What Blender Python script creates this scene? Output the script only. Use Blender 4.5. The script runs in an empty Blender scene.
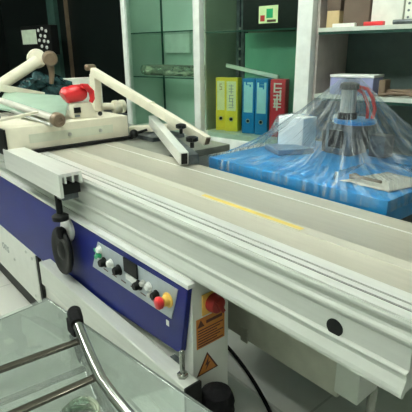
import bpy, bmesh, math, random
from math import sin, cos, pi, radians
from mathutils import Vector, Matrix, noise
random.seed(7)
S = bpy.context.scene
COL = S.collection

# ------------------------------------------------------------------ camera, world, lights, exposure
cam = bpy.data.cameras.new('camera')
cam.sensor_width = 36.0
cam.lens = 452.2 / 412 * 36.0
cam.clip_start = 0.02
cam_ob = bpy.data.objects.new('camera', cam)
COL.objects.link(cam_ob)
RT = Vector((0.64565871, 0.76352942, -0.01215127))
UP = Vector((-0.240187, 0.21816139, 0.94589419))
FW = Vector((-0.72486898, 0.60780624, -0.32424764))
m = Matrix((RT, UP, -FW)).transposed().to_4x4()
m.translation = Vector((0, 0, 1.30))
cam_ob.matrix_world = m
S.camera = cam_ob

w = bpy.data.worlds.new('room_air')
S.world = w
w.use_nodes = True
w.node_tree.nodes['Background'].inputs[0].default_value = (0.55, 0.7, 0.62, 1)
w.node_tree.nodes['Background'].inputs[1].default_value = 0.1

S.view_settings.view_transform = 'Standard'
S.view_settings.look = 'None'
S.view_settings.gamma = 1
S.view_settings.use_curve_mapping = False
S.view_settings.exposure = 0.8
LAMP_POWER = 30.0
LAMP_COLOR = (0.96, 1.0, 0.92)
# rows of ceiling lamps: (x, y, rotation)
LAMPS = [(-3.4, -0.5, 0.0, 'added ceiling lamp with two bare tubes, lighting the floor left of the saw body'),  # unseen lamp added to light the floor at the left
         (-1.8, -0.5, 0.0, 'ceiling lamp with two bare tubes, in front of the saw control panel'),
         (-0.2, -0.5, 0.0, 'ceiling lamp with two bare tubes, over the right end of the long table'),
         (-1.4, 1.15, 0.0, 'ceiling lamp with two bare tubes, directly over the wrapped blue bench'),
         (-4.7, -1.0, 0.0, 'added ceiling lamp with two bare tubes for the left floor, nearest the dark left wall')]  # extra unseen lamp, added to brighten the left floor

# ------------------------------------------------------------------ materials
def mat(name, color, rough=0.5, metal=0.0, var=0.08, scale=18.0, bump=0.0, emit=None, spec=0.5, stretch=None, coat=0.0):
    M = bpy.data.materials.new(name)
    M.use_nodes = True
    nt = M.node_tree
    b = nt.nodes['Principled BSDF']
    tc = nt.nodes.new('ShaderNodeTexCoord')
    mp = nt.nodes.new('ShaderNodeMapping')
    if stretch: mp.inputs['Scale'].default_value = stretch
    nz = nt.nodes.new('ShaderNodeTexNoise')
    nz.inputs['Scale'].default_value = scale
    nz.inputs['Detail'].default_value = 4
    nt.links.new(tc.outputs['Object'], mp.inputs[0])
    nt.links.new(mp.outputs[0], nz.inputs['Vector'])
    cr = nt.nodes.new('ShaderNodeValToRGB')
    cr.color_ramp.elements[0].position = 0.3
    cr.color_ramp.elements[1].position = 0.7
    cr.color_ramp.elements[0].color = tuple(max(0, c * (1 - var)) for c in color) + (1,)
    cr.color_ramp.elements[1].color = tuple(min(1, c * (1 + var)) for c in color) + (1,)
    nt.links.new(nz.outputs['Fac'], cr.inputs[0])
    nt.links.new(cr.outputs[0], b.inputs['Base Color'])
    b.inputs['Roughness'].default_value = rough
    b.inputs['Metallic'].default_value = metal
    b.inputs['Specular IOR Level'].default_value = spec
    b.inputs['Coat Weight'].default_value = coat
    if bump:
        bp = nt.nodes.new('ShaderNodeBump')
        bp.inputs['Strength'].default_value = bump
        bp.inputs['Distance'].default_value = 0.01
        nt.links.new(nz.outputs['Fac'], bp.inputs['Height'])
        nt.links.new(bp.outputs[0], b.inputs['Normal'])
    if emit:
        b.inputs['Emission Color'].default_value = tuple(color) + (1,)
        b.inputs['Emission Strength'].default_value = emit
    return M

def glass_mat(name, tint, gloss=0.12, rough=0.02, haze=0.0, hazecol=(0.7, 0.85, 0.78), streak=None):
    M = bpy.data.materials.new(name)
    M.use_nodes = True
    nt = M.node_tree
    nt.nodes.clear()
    out = nt.nodes.new('ShaderNodeOutputMaterial')
    tr = nt.nodes.new('ShaderNodeBsdfTransparent')
    tr.inputs[0].default_value = tuple(tint) + (1,)
    gl = nt.nodes.new('ShaderNodeBsdfGlossy')
    gl.inputs['Roughness'].default_value = rough
    df = nt.nodes.new('ShaderNodeBsdfDiffuse')
    df.inputs[0].default_value = tuple(hazecol) + (1,)
    m1 = nt.nodes.new('ShaderNodeMixShader')
    m1.inputs[0].default_value = haze
    nt.links.new(tr.outputs[0], m1.inputs[1]); nt.links.new(df.outputs[0], m1.inputs[2])
    lw = nt.nodes.new('ShaderNodeLayerWeight')
    lw.inputs[0].default_value = gloss
    m2 = nt.nodes.new('ShaderNodeMixShader')
    nt.links.new(lw.outputs['Fresnel'], m2.inputs[0])
    nt.links.new(m1.outputs[0], m2.inputs[1]); nt.links.new(gl.outputs[0], m2.inputs[2])
    nt.links.new(m2.outputs[0], out.inputs[0])
    if streak:
        tc = nt.nodes.new('ShaderNodeTexCoord')
        mp = nt.nodes.new('ShaderNodeMapping')
        mp.inputs['Scale'].default_value = streak
        nz = nt.nodes.new('ShaderNodeTexNoise')
        nz.inputs['Scale'].default_value = 9
        nz.inputs['Detail'].default_value = 6
        nz.inputs['Distortion'].default_value = 0.8
        cr = nt.nodes.new('ShaderNodeValToRGB')
        cr.color_ramp.elements[0].position = 0.48 if name == 'stretch_film' else 0.45
        cr.color_ramp.elements[1].position = 0.76
        cr.color_ramp.elements[0].color = (haze * (0.25 if name == 'stretch_film' else 0.5),) * 3 + (1,)
        cr.color_ramp.elements[1].color = (min(1, haze * 3.2),) * 3 + (1,)
        nt.links.new(tc.outputs['UV' if name == 'stretch_film' else 'Object'], mp.inputs[0]); nt.links.new(mp.outputs[0], nz.inputs['Vector'])
        nt.links.new(nz.outputs['Fac'], cr.inputs[0]); nt.links.new(cr.outputs[0], m1.inputs[0])
        bp = nt.nodes.new('ShaderNodeBump'); bp.inputs['Strength'].default_value = 0.9; bp.inputs['Distance'].default_value = 0.03
        nt.links.new(nz.outputs['Fac'], bp.inputs['Height'])
        nt.links.new(bp.outputs[0], gl.inputs['Normal']); nt.links.new(bp.outputs[0], lw.inputs['Normal'])
    return M

def tile_mat(name, c1, c2, grout, size=0.6, rough=0.3):
    M = mat(name, c1, rough, var=0.06, scale=3)
    nt = M.node_tree
    b = nt.nodes['Principled BSDF']
    tc = nt.nodes.new('ShaderNodeTexCoord')
    mp = nt.nodes.new('ShaderNodeMapping')
    mp.inputs['Scale'].default_value = (1 / size, 1 / size, 1)
    mp.inputs['Location'].default_value = (0.33, 0.18, 0)
    br = nt.nodes.new('ShaderNodeTexBrick')
    br.offset = 0.0
    br.inputs['Color1'].default_value = tuple(c1) + (1,)
    br.inputs['Color2'].default_value = tuple(c2) + (1,)
    br.inputs['Mortar'].default_value = tuple(grout) + (1,)
    br.inputs['Scale'].default_value = 1.0
    br.inputs['Mortar Size'].default_value = 0.008
    br.inputs['Brick Width'].default_value = 1.0
    br.inputs['Row Height'].default_value = 1.0
    nt.links.new(tc.outputs['Object'], mp.inputs[0]); nt.links.new(mp.outputs[0], br.inputs['Vector'])
    mx = nt.nodes.new('ShaderNodeMixRGB'); mx.blend_type = 'MULTIPLY'; mx.inputs[0].default_value = 0.25
    nz = nt.nodes.new('ShaderNodeTexNoise'); nz.inputs['Scale'].default_value = 2.5; nz.inputs['Detail'].default_value = 6
    nt.links.new(br.outputs[0], mx.inputs[1]); nt.links.new(nz.outputs['Fac'], mx.inputs[2])
    nt.links.new(mx.outputs[0], b.inputs['Base Color'])
    return M

M = dict(
    floor=tile_mat('floor_tile', (0.84, 0.84, 0.78), (0.81, 0.81, 0.75), (0.60, 0.60, 0.55)),
    ceiling=mat('ceiling_paint', (0.55, 0.60, 0.54), 0.9),
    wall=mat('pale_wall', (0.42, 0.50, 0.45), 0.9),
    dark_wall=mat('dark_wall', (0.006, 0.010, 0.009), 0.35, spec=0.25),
    door_frame=mat('green_door_frame', (0.04, 0.10, 0.08), 0.5),
    table=mat('brushed_aluminium_top', (0.46, 0.445, 0.37), 0.42, 0.15, var=0.05, scale=6, stretch=(1, 14, 14)),
    table_light=mat('light_aluminium_strip', (0.58, 0.565, 0.48), 0.42, 0.15, var=0.04, scale=6, stretch=(1, 14, 14)),
    beam=mat('anodised_beam', (0.60, 0.62, 0.575), 0.40, 0.08, var=0.04, scale=6, stretch=(1, 14, 14)),
    bright=mat('polished_aluminium', (0.84, 0.85, 0.81), 0.3, 0.35, var=0.04, scale=6, stretch=(1, 14, 14)),
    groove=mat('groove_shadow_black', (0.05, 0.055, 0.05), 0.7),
    yellow_strip=mat('yellow_scale', (0.72, 0.56, 0.14), 0.5),
    blue=mat('navy_paint', (0.0035, 0.010, 0.150), 0.45, coat=0.0, spec=0.3, var=0.10, scale=5),
    cream=mat('white_machine_paint', (0.74, 0.75, 0.70), 0.45, var=0.03),
    beige=mat('beige_arm_paint', (0.78, 0.74, 0.60), 0.45, var=0.05),
    ledge=mat('pale_ledge', (0.80, 0.81, 0.79), 0.4),
    steel_plate=mat('control_plate', (0.42, 0.47, 0.50), 0.4, 0.3),
    black=mat('black_plastic', (0.006, 0.007, 0.007), 0.5, spec=0.25),
    rubber=mat('black_rubber', (0.006, 0.006, 0.007), 0.8, spec=0.2, bump=0.3, scale=90),
    chrome=mat('chrome', (0.42, 0.43, 0.40), 0.2, 0.95, var=0.03),
    bronze=mat('bronze_bar', (0.20, 0.18, 0.15), 0.22, 0.85),
    steel=mat('brushed_steel', (0.55, 0.56, 0.53), 0.35, 0.8),
    red=mat('red_plastic', (0.66, 0.025, 0.03), 0.35),
    orange=mat('orange_label', (0.60, 0.21, 0.035), 0.5),
    yellow=mat('yellow_plate', (0.80, 0.50, 0.10), 0.45),
    white=mat('white_plastic', (0.85, 0.86, 0.84), 0.4),
    green=mat('green_button', (0.02, 0.42, 0.18), 0.35),
    text=mat('label_print', (0.10, 0.03, 0.02), 0.6),
    grey_text=mat('grey_print', (0.36, 0.39, 0.38), 0.6),
    cast=mat('cast_iron', (0.27, 0.28, 0.24), 0.45, 0.3),
    slab_blue=mat('bright_blue_paint', (0.008, 0.25, 0.60), 0.3, coat=0.3),
    dark_metal=mat('dark_metal', (0.12, 0.14, 0.15), 0.4, 0.5, var=0.4, scale=30),
    grey_blue=mat('grey_blue_metal', (0.10, 0.18, 0.28), 0.4),
    post=mat('white_cabinet_profile', (0.72, 0.76, 0.72), 0.45),
    cab_back=mat('green_cabinet_back', (0.46, 0.57, 0.50), 0.4, var=0.10, scale=4),
    cab_back2=mat('deep_green_cabinet_back', (0.115, 0.13, 0.095), 0.4, var=0.10, scale=4),
    olive_panel=mat('olive_cabinet_side', (0.22, 0.27, 0.20), 0.4, var=0.15, scale=4),
    dark_red=mat('dark_red_dial', (0.36, 0.02, 0.015), 0.4),
    green_panel=mat('bright_green_panel', (0.11, 0.28, 0.19), 0.25, var=0.20, scale=4),
    shelf_edge=mat('dark_green_glass_edge', (0.02, 0.07, 0.05), 0.2),
    shelf_back=mat('grey_green_board', (0.085, 0.125, 0.115), 0.6),
    shelf_side=mat('dusty_pink_board', (0.42, 0.37, 0.34), 0.6),
    shelf_white=mat('shelf_board', (0.55, 0.60, 0.53), 0.5),
    b_yellow=mat('yellow_binder', (0.92, 0.72, 0.06), 0.4),
    b_blue=mat('blue_binder', (0.01, 0.21, 0.52), 0.4),
    b_red=mat('red_binder', (0.58, 0.03, 0.05), 0.4),
    b_label_y=mat('yellow_binder_label', (0.90, 0.86, 0.52), 0.6),
    b_label_b=mat('pale_blue_binder_label', (0.42, 0.72, 0.80), 0.6),
    b_print=mat('pale_print', (0.80, 0.76, 0.72), 0.6),
    carton=mat('tan_carton', (0.50, 0.38, 0.20), 0.8),
    brown=mat('brown_carton', (0.13, 0.095, 0.07), 0.8),
    paper=mat('white_paper', (0.78, 0.80, 0.72), 0.8),
    lavender=mat('lavender_carton', (0.28, 0.30, 0.50), 0.7),
    kraft=mat('kraft_paper', (0.50, 0.48, 0.42), 0.8, var=0.15, scale=9),
    strip=mat('pale_green_strip', (0.66, 0.68, 0.55), 0.4),
    screen=mat('pale_screen', (0.80, 0.92, 0.74), 0.4),
    silver=mat('silver_paint', (0.66, 0.64, 0.58), 0.35, 0.25),
    grey_box=mat('grey_enclosure', (0.60, 0.58, 0.50), 0.5),
    wire=mat('brown_cable', (0.16, 0.11, 0.07), 0.6),
    frosted=mat('green_frosted_plate', (0.36, 0.50, 0.40), 0.25, var=0.05),
    bright_white=mat('clean_white_carton', (0.93, 0.94, 0.93), 0.6, var=0.01),
    copper=mat('brown_cap', (0.26, 0.19, 0.13), 0.4, 0.3),
    plastic_dark=mat('dark_teal_plastic', (0.02, 0.06, 0.065), 0.2, var=0.95, scale=25, bump=1.0),
    lamp=mat('lamp_tube', LAMP_COLOR, 0.5, emit=LAMP_POWER, var=0.0),
)
M['glass'] = glass_mat('cabinet_glass', (0.87, 0.945, 0.905), 0.10)
M['counter_glass'] = glass_mat('counter_glass', (0.97, 0.995, 0.98), 0.30, 0.03, haze=0.14, hazecol=(0.84, 0.97, 0.90))
M['side_glass'] = glass_mat('side_glass', (0.97, 0.99, 0.98), 0.08)
M['film'] = glass_mat('stretch_film', (0.95, 0.98, 0.98), 0.12, 0.16, haze=0.13, hazecol=(0.92, 0.97, 0.98), streak=(1.0, 0.35, 1.0))
M['roll'] = glass_mat('clear_plastic', (0.80, 0.92, 0.85), 0.3, 0.1, haze=0.25, hazecol=(0.6, 0.66, 0.50), streak=(1, 3, 3))

# ------------------------------------------------------------------ helpers
WM = {}
def wm(o): return WM.get(o.name, Matrix.Identity(4)) if o else Matrix.Identity(4)

def props(o, label=None, cat=None, group=None, kind=None):
    if label: o['label'] = label
    if cat: o['category'] = cat
    if group: o['group'] = group
    if kind: o['kind'] = kind
    return o

def root(name, label, cat, loc, rz=0.0, group=None):
    o = bpy.data.objects.new(name, None)
    o.empty_display_size = 0.05
    COL.objects.link(o)
    o.location = loc
    o.rotation_euler = (0, 0, rz)
    WM[o.name] = Matrix.Translation(loc) @ Matrix.Rotation(rz, 4, 'Z')
    return props(o, label, cat, group)

class MB:
    """collects shapes given in world (or in `frame`) coordinates"""
    def __init__(s, frame=None):
        s.bm = bmesh.new(); s.frame = frame or Matrix.Identity(4); s.mi = 0
    def _face(s, vs):
        try:
            fc = s.bm.faces.new(vs); fc.material_index = s.mi; return fc
        except ValueError: return None
    def box(s, x0, x1, y0, y1, z0, z1, bev=0.0):
        v = [s.bm.verts.new((x, y, z)) for x in (x0, x1) for y in (y0, y1) for z in (z0, z1)]
        fs = [s._face([v[i] for i in q]) for q in ((0, 1, 3, 2), (4, 6, 7, 5), (0, 4, 5, 1), (2, 3, 7, 6), (0, 2, 6, 4), (1, 5, 7, 3))]
        if bev:
            es = list({e for fc in fs for e in fc.edges})
            bmesh.ops.bevel(s.bm, geom=es, offset=bev, segments=2, affect='EDGES', profile=0.6)
        return s
    def obox(s, c, size, rz=0.0, rx=0.0, ry=0.0, bev=0.0):
        R = Matrix.Translation(c) @ Matrix.Rotation(rz, 4, 'Z') @ Matrix.Rotation(ry, 4, 'Y') @ Matrix.Rotation(rx, 4, 'X')
        t = MB(); a, b, d = [q / 2 for q in size]
        t.mi = s.mi
        t.box(-a, a, -b, b, -d, d, bev)
        t.bm.transform(R); s._merge(t.bm); return s
    def _merge(s, bm2):
        me = bpy.data.meshes.new('tmp'); bm2.to_mesh(me); bm2.free()
        s.bm.from_mesh(me); bpy.data.meshes.remove(me)
    def bar(s, p, q, w_, h_, up=(0, 0, 1), bev=0.0):
        p = Vector(p); q = Vector(q); d = (q - p); L = d.length; d.normalize()
        sd = d.cross(Vector(up)).normalized(); u = sd.cross(d).normalized()
        R = Matrix((d, -sd, u)).transposed().to_4x4(); R.translation = (p + q) / 2
        t = MB(); t.mi = s.mi; t.box(-L / 2, L / 2, -w_ / 2, w_ / 2, -h_ / 2, h_ / 2, bev)
        t.bm.transform(R); s._merge(t.bm); return s
    def tube(s, pts, r, n=14, caps=True):
        pts = [Vector(p) for p in pts]; rs = r if isinstance(r, (list, tuple)) else [r] * len(pts)
        rings = []; ref = None
        for i, p in enumerate(pts):
            a = pts[max(i - 1, 0)]; b = pts[min(i + 1, len(pts) - 1)]
            d = (b - a)
            d = d.normalized() if d.length > 1e-9 else Vector((0, 0, 1))
            if ref is None: ref = d.orthogonal().normalized()
            ref = (ref - d * ref.dot(d)); ref = ref.normalized() if ref.length > 1e-6 else d.orthogonal().normalized()
            bn = d.cross(ref)
            rings.append([s.bm.verts.new(p + (ref * cos(2 * pi * k / n) + bn * sin(2 * pi * k / n)) * rs[i]) for k in range(n)])
        for A, B in zip(rings, rings[1:]):
            for k in range(n): s._face([A[k], A[(k + 1) % n], B[(k + 1) % n], B[k]])
        if caps: s._face(rings[0][::-1]); s._face(rings[-1])
        return s
    def cyl(s, p, q, r, n=20, r2=None):
        return s.tube([p, q], [r, r if r2 is None else r2], n)
    def lathe(s, p, axis, prof, n=24):
        """prof: list of (distance along axis, radius)"""
        p = Vector(p); a = Vector(axis).normalized(); ref = a.orthogonal().normalized(); bn = a.cross(ref)
        rings = [[s.bm.verts.new(p + a * d + (ref * cos(2 * pi * k / n) + bn * sin(2 * pi * k / n)) * max(r, 1e-4)) for k in range(n)] for d, r in prof]
        for A, B in zip(rings, rings[1:]):
            for k in range(n): s._face([A[k], A[(k + 1) % n], B[(k + 1) % n], B[k]])
        s._face(rings[0][::-1]); s._face(rings[-1]); return s
    def ball(s, c, r, sc=(1, 1, 1)):
        t = bmesh.new(); bmesh.ops.create_uvsphere(t, u_segments=18, v_segments=10, radius=r)
        for fc in t.faces: fc.material_index = s.mi
        t.transform(Matrix.Translation(c) @ Matrix.Diagonal((*sc, 1))); s._merge(t); return s
    def prism(s, poly, vec):
        """poly: list of 3D points, swept along vec"""
        v = Vector(vec); A = [s.bm.verts.new(p) for p in poly]; B = [s.bm.verts.new(Vector(p) + v) for p in poly]
        n = len(A)
        for k in range(n): s._face([A[k], A[(k + 1) % n], B[(k + 1) % n], B[k]])
        s._face(A[::-1]); s._face(B); return s
    def profx(s, prof, x0, x1):
        return s.prism([(x0, y, z) for y, z in prof], (x1 - x0, 0, 0))
    def build(s, name, material, parent=None, label=None, cat=None, group=None, kind=None, base=None, bev=0.0, angle=35, local=False):
        bm = s.bm
        bm.transform(s.frame)
        bmesh.ops.recalc_face_normals(bm, faces=bm.faces)
        me = bpy.data.meshes.new(name)
        o = bpy.data.objects.new(name, me)
        COL.objects.link(o)
        if parent:
            if not local: bm.transform(wm(parent).inverted())
            o.parent = parent
            WM[o.name] = wm(parent)
        else:
            if base is None:
                xs = [v.co for v in bm.verts]
                base = (sum(v.x for v in xs) / len(xs), sum(v.y for v in xs) / len(xs), min(v.z for v in xs))
            bm.transform(Matrix.Translation(base).inverted())
            o.location = base
            WM[o.name] = Matrix.Translation(base)
        bm.to_mesh(me); bm.free()
        for mm in (material if isinstance(material, (list, tuple)) else [material]): me.materials.append(M[mm])
        for p in me.polygons: p.use_smooth = True
        me.set_sharp_from_angle(angle=radians(angle))
        if bev:
            b = o.modifiers.new('bevel', 'BEVEL'); b.width = bev; b.segments = 2; b.limit_method = 'ANGLE'; b.angle_limit = radians(40)
        return props(o, label, cat, group, kind)

def text_obj(name, body, size, mtx, material, parent, label=None, depth=0.0006, shear=0.0):
    cu = bpy.data.curves.new(name, 'FONT'); cu.body = body; cu.size = size; cu.extrude = depth; cu.shear = shear
    cu.align_x = 'CENTER'; cu.align_y = 'CENTER'
    t = bpy.data.objects.new(name + '_tmp', cu); COL.objects.link(t)
    dg = bpy.context.evaluated_depsgraph_get()
    me = bpy.data.meshes.new_from_object(t.evaluated_get(dg))
    bpy.data.objects.remove(t)
    me.transform(wm(parent).inverted() @ mtx)
    me.materials.clear(); me.materials.append(M[material])
    o = bpy.data.objects.new(name, me); COL.objects.link(o); o.parent = parent
    WM[o.name] = wm(parent)
    if label: o['label'] = label
    return o

def frame_mtx(origin, xdir, updir):
    x = Vector(xdir).normalized(); y = Vector(updir); y = (y - x * y.dot(x)).normalized(); z = x.cross(y)
    R = Matrix((x, y, z)).transposed().to_4x4(); R.translation = origin; return R

# ------------------------------------------------------------------ the room
MB().box(-7.2, 3.0, -3.0, 5.2, -0.1, 0.0).build('floor', 'floor', kind='structure', base=(0, 0, 0))
MB().box(-7.2, 3.0, -3.0, 5.2, 3.0, 3.1).build('ceiling', 'ceiling', kind='structure', base=(0, 0, 3.0))
MB().box(-7.2, 3.0, -3.1, -3.0, 0, 3.0).build('wall_front', 'wall', kind='structure')
MB().box(3.0, 3.1, -3.0, 5.2, 0, 3.0).build('wall_right', 'wall', kind='structure')
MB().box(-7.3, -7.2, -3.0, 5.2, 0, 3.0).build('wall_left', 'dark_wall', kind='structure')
MB().box(-7.2, 3.0, 5.2, 5.3, 0, 3.0).build('wall_back', 'wall', kind='structure')

TH = radians(9.3)
CF = Matrix.Rotation(TH, 4, 'Z')          # the cabinet row runs at a slight angle to the saw
def cw(s, t, z): return CF @ Vector((s, t, z))

# dark partition beyond the cabinets, with its post and the narrow edge of a door
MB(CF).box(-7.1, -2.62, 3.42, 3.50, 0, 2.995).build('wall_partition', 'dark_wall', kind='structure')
MB(CF).box(-5.46, -5.30, 3.36, 3.418, 0, 2.9).build('trim_1', 'door_frame', kind='structure')
MB(CF).box(-5.10, -5.085, 3.37, 3.418, 0, 2.9).build('trim_2', 'copper', kind='structure')

for i, (x, y, rz, lab) in enumerate(LAMPS):
    r = root('ceiling_lamp', lab, 'lamp', (x, y, 2.93), rz, 'ceiling lamps')
    MB().box(x - 0.62, x + 0.62, y - 0.11, y + 0.11, 2.95, 2.998, 0.005).build('housing', 'white', r)
    for dy in (-0.055, 0.055):
        MB().cyl((x - 0.6, y + dy, 2.92), (x + 0.6, y + dy, 2.92), 0.022, 12).build('lamp_tube', 'lamp', r)

# ------------------------------------------------------------------ panel saw
saw = root('panel_saw', 'blue and white sliding table panel saw with a long aluminium table', 'panel saw', (-1.9, 0.9, 0))
# main extrusion, front flank with ridge and rolled lip
X0, X1 = -3.7, -0.272
prof = [(0.760, 0.868), (0.674, 0.868), (0.672, 0.864), (0.673, 0.858), (0.678, 0.851), (0.681, 0.844), (0.680, 0.838), (0.676, 0.833), (0.6745, 0.829),
        (0.676, 0.824), (0.681, 0.817), (0.683, 0.770), (0.680, 0.7685), (0.674, 0.768), (0.6725, 0.7665), (0.676, 0.764), (0.678, 0.752), (0.674, 0.744), (0.668, 0.735), (0.666, 0.727),
        (0.667, 0.720), (0.674, 0.716), (0.682, 0.724), (0.76, 0.724)]
side = MB().profx(prof, X0, X1).build('side_beam', 'beam', saw, 'pale green-grey ribbed side of the sliding table', angle=14)
MB().lathe((-0.424, 0.6835, 0.783), (0, -1, 0), [(-0.004, 0.0185), (0.0030, 0.0185), (0.0034, 0.0165)]).build('hole_plug', 'black', side)
# table top: strips separated by grooves
top = [(0.762, 0.72), (0.762, 0.870), (0.846, 0.870), (0.848, 0.8712), (0.885, 0.8712), (0.887, 0.870), (1.040, 0.870), (1.041, 0.868), (1.045, 0.868), (1.046, 0.871), (1.113, 0.871), (1.116, 0.868), (1.116, 0.72)]
tt = MB().profx(top, X0, X1).build('table_top', 'table', saw, 'warm grey brushed top of the sliding table')
MB().box(X0, X1 - .001, 0.848, 0.884, 0.8713, 0.8722).build('raised_strip', 'table_light', tt)
MB().box(X0, X1 - .001, 1.0405, 1.0455, 0.8682, 0.8716).build('slot_edge', 'bright', tt)
er = MB()
for a, b in ((0.676, 0.700), (0.707, 0.722), (0.728, 0.760)):
    er.box(X0, X1, a, b, 0.8685, 0.8725)
er = er.build('edge_rail', 'bright', saw, 'bright double grooved rail along the table edge')
MB().box(X0, X1 - .0005, 0.700, 0.707, 0.868, 0.8695).box(X0, X1 - .0005, 0.722, 0.728, 0.868, 0.8695).build('groove_shade', 'groove', er)  # black strips put the groove shade into the colour
MB().box(-1.045, -0.655, 0.857, 0.873, 0.8723, 0.8730).build('scale_strip', 'yellow_strip', saw, 'yellow scale strip stuck on the table top')
# cast iron fixed table behind
MB().box(-2.75, -1.60, 1.118, 1.50, 0.835, 0.868, 0.004).build('fixed_table', 'cast', saw, 'dark grey cast iron fixed table')
# body
body = MB().box(-2.9, -0.86, 0.665, 0.803, 0.05, 0.716).box(-2.9, -1.66, 0.803, 1.48, 0.05, 0.834).build('body', 'cream', saw, bev=0.003)
MB().box(-2.85, -0.90, 0.68, 0.79, 0.0, 0.05).box(-2.85, -1.7, 0.79, 1.44, 0, 0.05).build('plinth', 'black', saw)
for z in (0.15, 0.26):
    MB().box(-2.05, -0.862, 0.6625, 0.665, z, z + 0.006).build('seam', 'grey_box', body)
# blue front panel
bp_ = [(-3.4, 0.375), (-1.9, 0.380), (-0.912, 0.468), (-0.890, 0.478), (-0.852, 0.698), (-3.4, 0.698)]
blue = MB().prism([(x, 0.646, z) for x, z in bp_], (0, 0.018, 0)).build('front_panel', 'blue', saw, 'dark blue front panel', bev=0.003)
MB().box(-3.4, -0.848, 0.644, 0.671, 0.699, 0.7125, 0.002).build('ledge', 'ledge', saw, 'thin white ledge above the blue panel')
MB().box(-0.958, -0.945, 0.6445, 0.646, 0.538, 0.556).build('small_sticker', 'white', blue)
# white corner box at the left
wb = MB().box(-3.6, -2.062, 0.642, 0.664, 0.095, 0.378).build('side_cover', 'cream', saw, 'white steel cover below the blue panel', bev=0.002)
for x, z in ((-2.10, 0.345), (-2.12, 0.13), (-2.18, 0.355), (-2.40, 0.235)):
    MB().lathe((x, 0.642, z), (0, -1, 0), [(0, 0.009), (0.004, 0.008), (0.006, 0.004)], 12).build('screw', 'steel', wb)
text_obj('lettering', 'ons', 0.085, frame_mtx((-2.545, 0.6412, 0.265), (1, 0, 0), (0, 0, 1)), 'grey_text', wb, 'grey lettering', shear=0.2)
MB().box(-3.6, -2.06, 0.646, 0.664, 0.02, 0.094).build('dark_base_strip', 'black', saw)  # dark strip below the white cover
MB().box(-2.060, -2.035, 0.646, 0.664, 0.095, 0.372).build('end_gap', 'black', saw)
# rail in front
rail = MB().box(-1.835, -0.800, 0.586, 0.638, 0.335, 0.443).build('front_rail', 'beam', saw, 'square tube rail in front of the saw body', bev=0.004)
MB().box(-0.800, -0.790, 0.584, 0.640, 0.30, 0.445, 0.003).build('end_cap', 'black', rail)
for x in (-1.78, -0.93): MB().box(x - 0.02, x + 0.02, 0.638, 0.666, 0.35, 0.43).build('bracket', 'dark_metal', rail)
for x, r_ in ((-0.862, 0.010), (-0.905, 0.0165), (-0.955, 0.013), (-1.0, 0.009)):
    MB().lathe((x, 0.586, 0.396), (0, -1, 0), [(0, r_), (0.0015, r_), (0.002, r_ * 0.85)], 18).build('reflection_disc', 'white', rail)  # pale discs stand in for round bulb reflections on the rail face
MB().cyl((-0.842, 0.613, 0.443), (-0.842, 0.613, 0.522), 0.0075).ball((-0.842, 0.613, 0.522), 0.0075).lathe((-0.842, 0.613, 0.443), (0, 0, 1), [(0, 0.016), (0.009, 0.016), (0.011, 0.012)], 6).build('bolt', 'chrome', rail)
MB().box(-0.845, -0.792, 0.60, 0.64, 0.22, 0.333, 0.004).build('stop_block', 'black', rail)
# hand wheel
hw = MB().lathe((-1.600, 0.638, 0.568), (-0.03, -1, 0.06), [(0.010, 0.040), (0.018, 0.080), (0.024, 0.093), (0.034, 0.096), (0.040, 0.092), (0.042, 0.081), (0.036, 0.066), (0.034, 0.038), (0.042, 0.026), (0.044, 0.004)], 36).build('hand_wheel', 'black', saw, 'black round hand wheel')
MB().lathe((-1.603, 0.646, 0.650), (0.0, -1, 0.1), [(0, 0.050), (0.014, 0.050), (0.018, 0.044)], 24).build('hub_ring', 'white', hw, 'pale disc behind the wheel')
MB().lathe((-1.583, 0.62, 0.650), (0.05, -1, 0.05), [(0, 0.016), (0.01, 0.024), (0.025, 0.024), (0.03, 0.014)], 16).build('grip', 'rubber', hw)
# control panel
Yc = 0.6435
cp_ = MB().prism([(-1.42, Yc, 0.556), (-0.929, Yc, 0.572), (-0.893, Yc, 0.682), (-1.36, Yc, 0.674)], (0, 0.003, 0)).build('control_panel', 'steel_plate', saw, 'silver grey control plate')
def knob(x, z, r_, d, mname, nm='knob', lab=None, y=Yc):
    return MB().lathe((x, y, z), (0, -1, 0), [(0, r_ * 1.25), (0.003, r_ * 1.25), (0.0035, r_), (d * 0.8, r_ * 0.92), (d, r_ * 0.75)], 20).build(nm, mname, cp_, lab)
MB().box(-1.392, -1.372, Yc - 0.002, Yc, 0.628, 0.640).box(-1.395, -1.378, Yc - 0.002, Yc, 0.600, 0.612).build('green_mark', 'green', cp_, 'green mark')
knob(-1.345, 0.650, 0.012, 0.014, 'white', lab='white button'); knob(-1.352, 0.628, 0.011, 0.012, 'green', lab='green button')
knob(-1.318, 0.611, 0.015, 0.022, 'black', lab='black rotary knob')
knob(-1.270, 0.624, 0.013, 0.016, 'white', lab='white button'); knob(-1.217, 0.620, 0.015, 0.022, 'black', lab='black rotary knob')
knob(-1.095, 0.614, 0.014, 0.022, 'black', lab='black rotary knob'); knob(-1.066, 0.632, 0.010, 0.014, 'steel', lab='steel button')
knob(-1.037, 0.633, 0.012, 0.014, 'white', lab='white button'); knob(-1.030, 0.608, 0.009, 0.012, 'steel', lab='steel button')
knob(-0.998, 0.622, 0.012, 0.020, 'black', lab='black rotary knob')
MB().box(-1.178, -1.098, Yc - 0.006, Yc, 0.632, 0.682, 0.002).build('display', 'black', cp_, 'small black display')
MB().box(-1.172, -1.104, Yc - 0.003, Yc, 0.606, 0.626, 0.004).build('button_plate', 'white', cp_, 'white rounded button plate')
MB().lathe((-0.940, Yc, 0.630), (0, -1, 0), [(0, 0.023), (0.004, 0.023), (0.006, 0.017), (0.018, 0.014)], 24).build('stop_collar', 'yellow', cp_, 'yellow collar')
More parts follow.
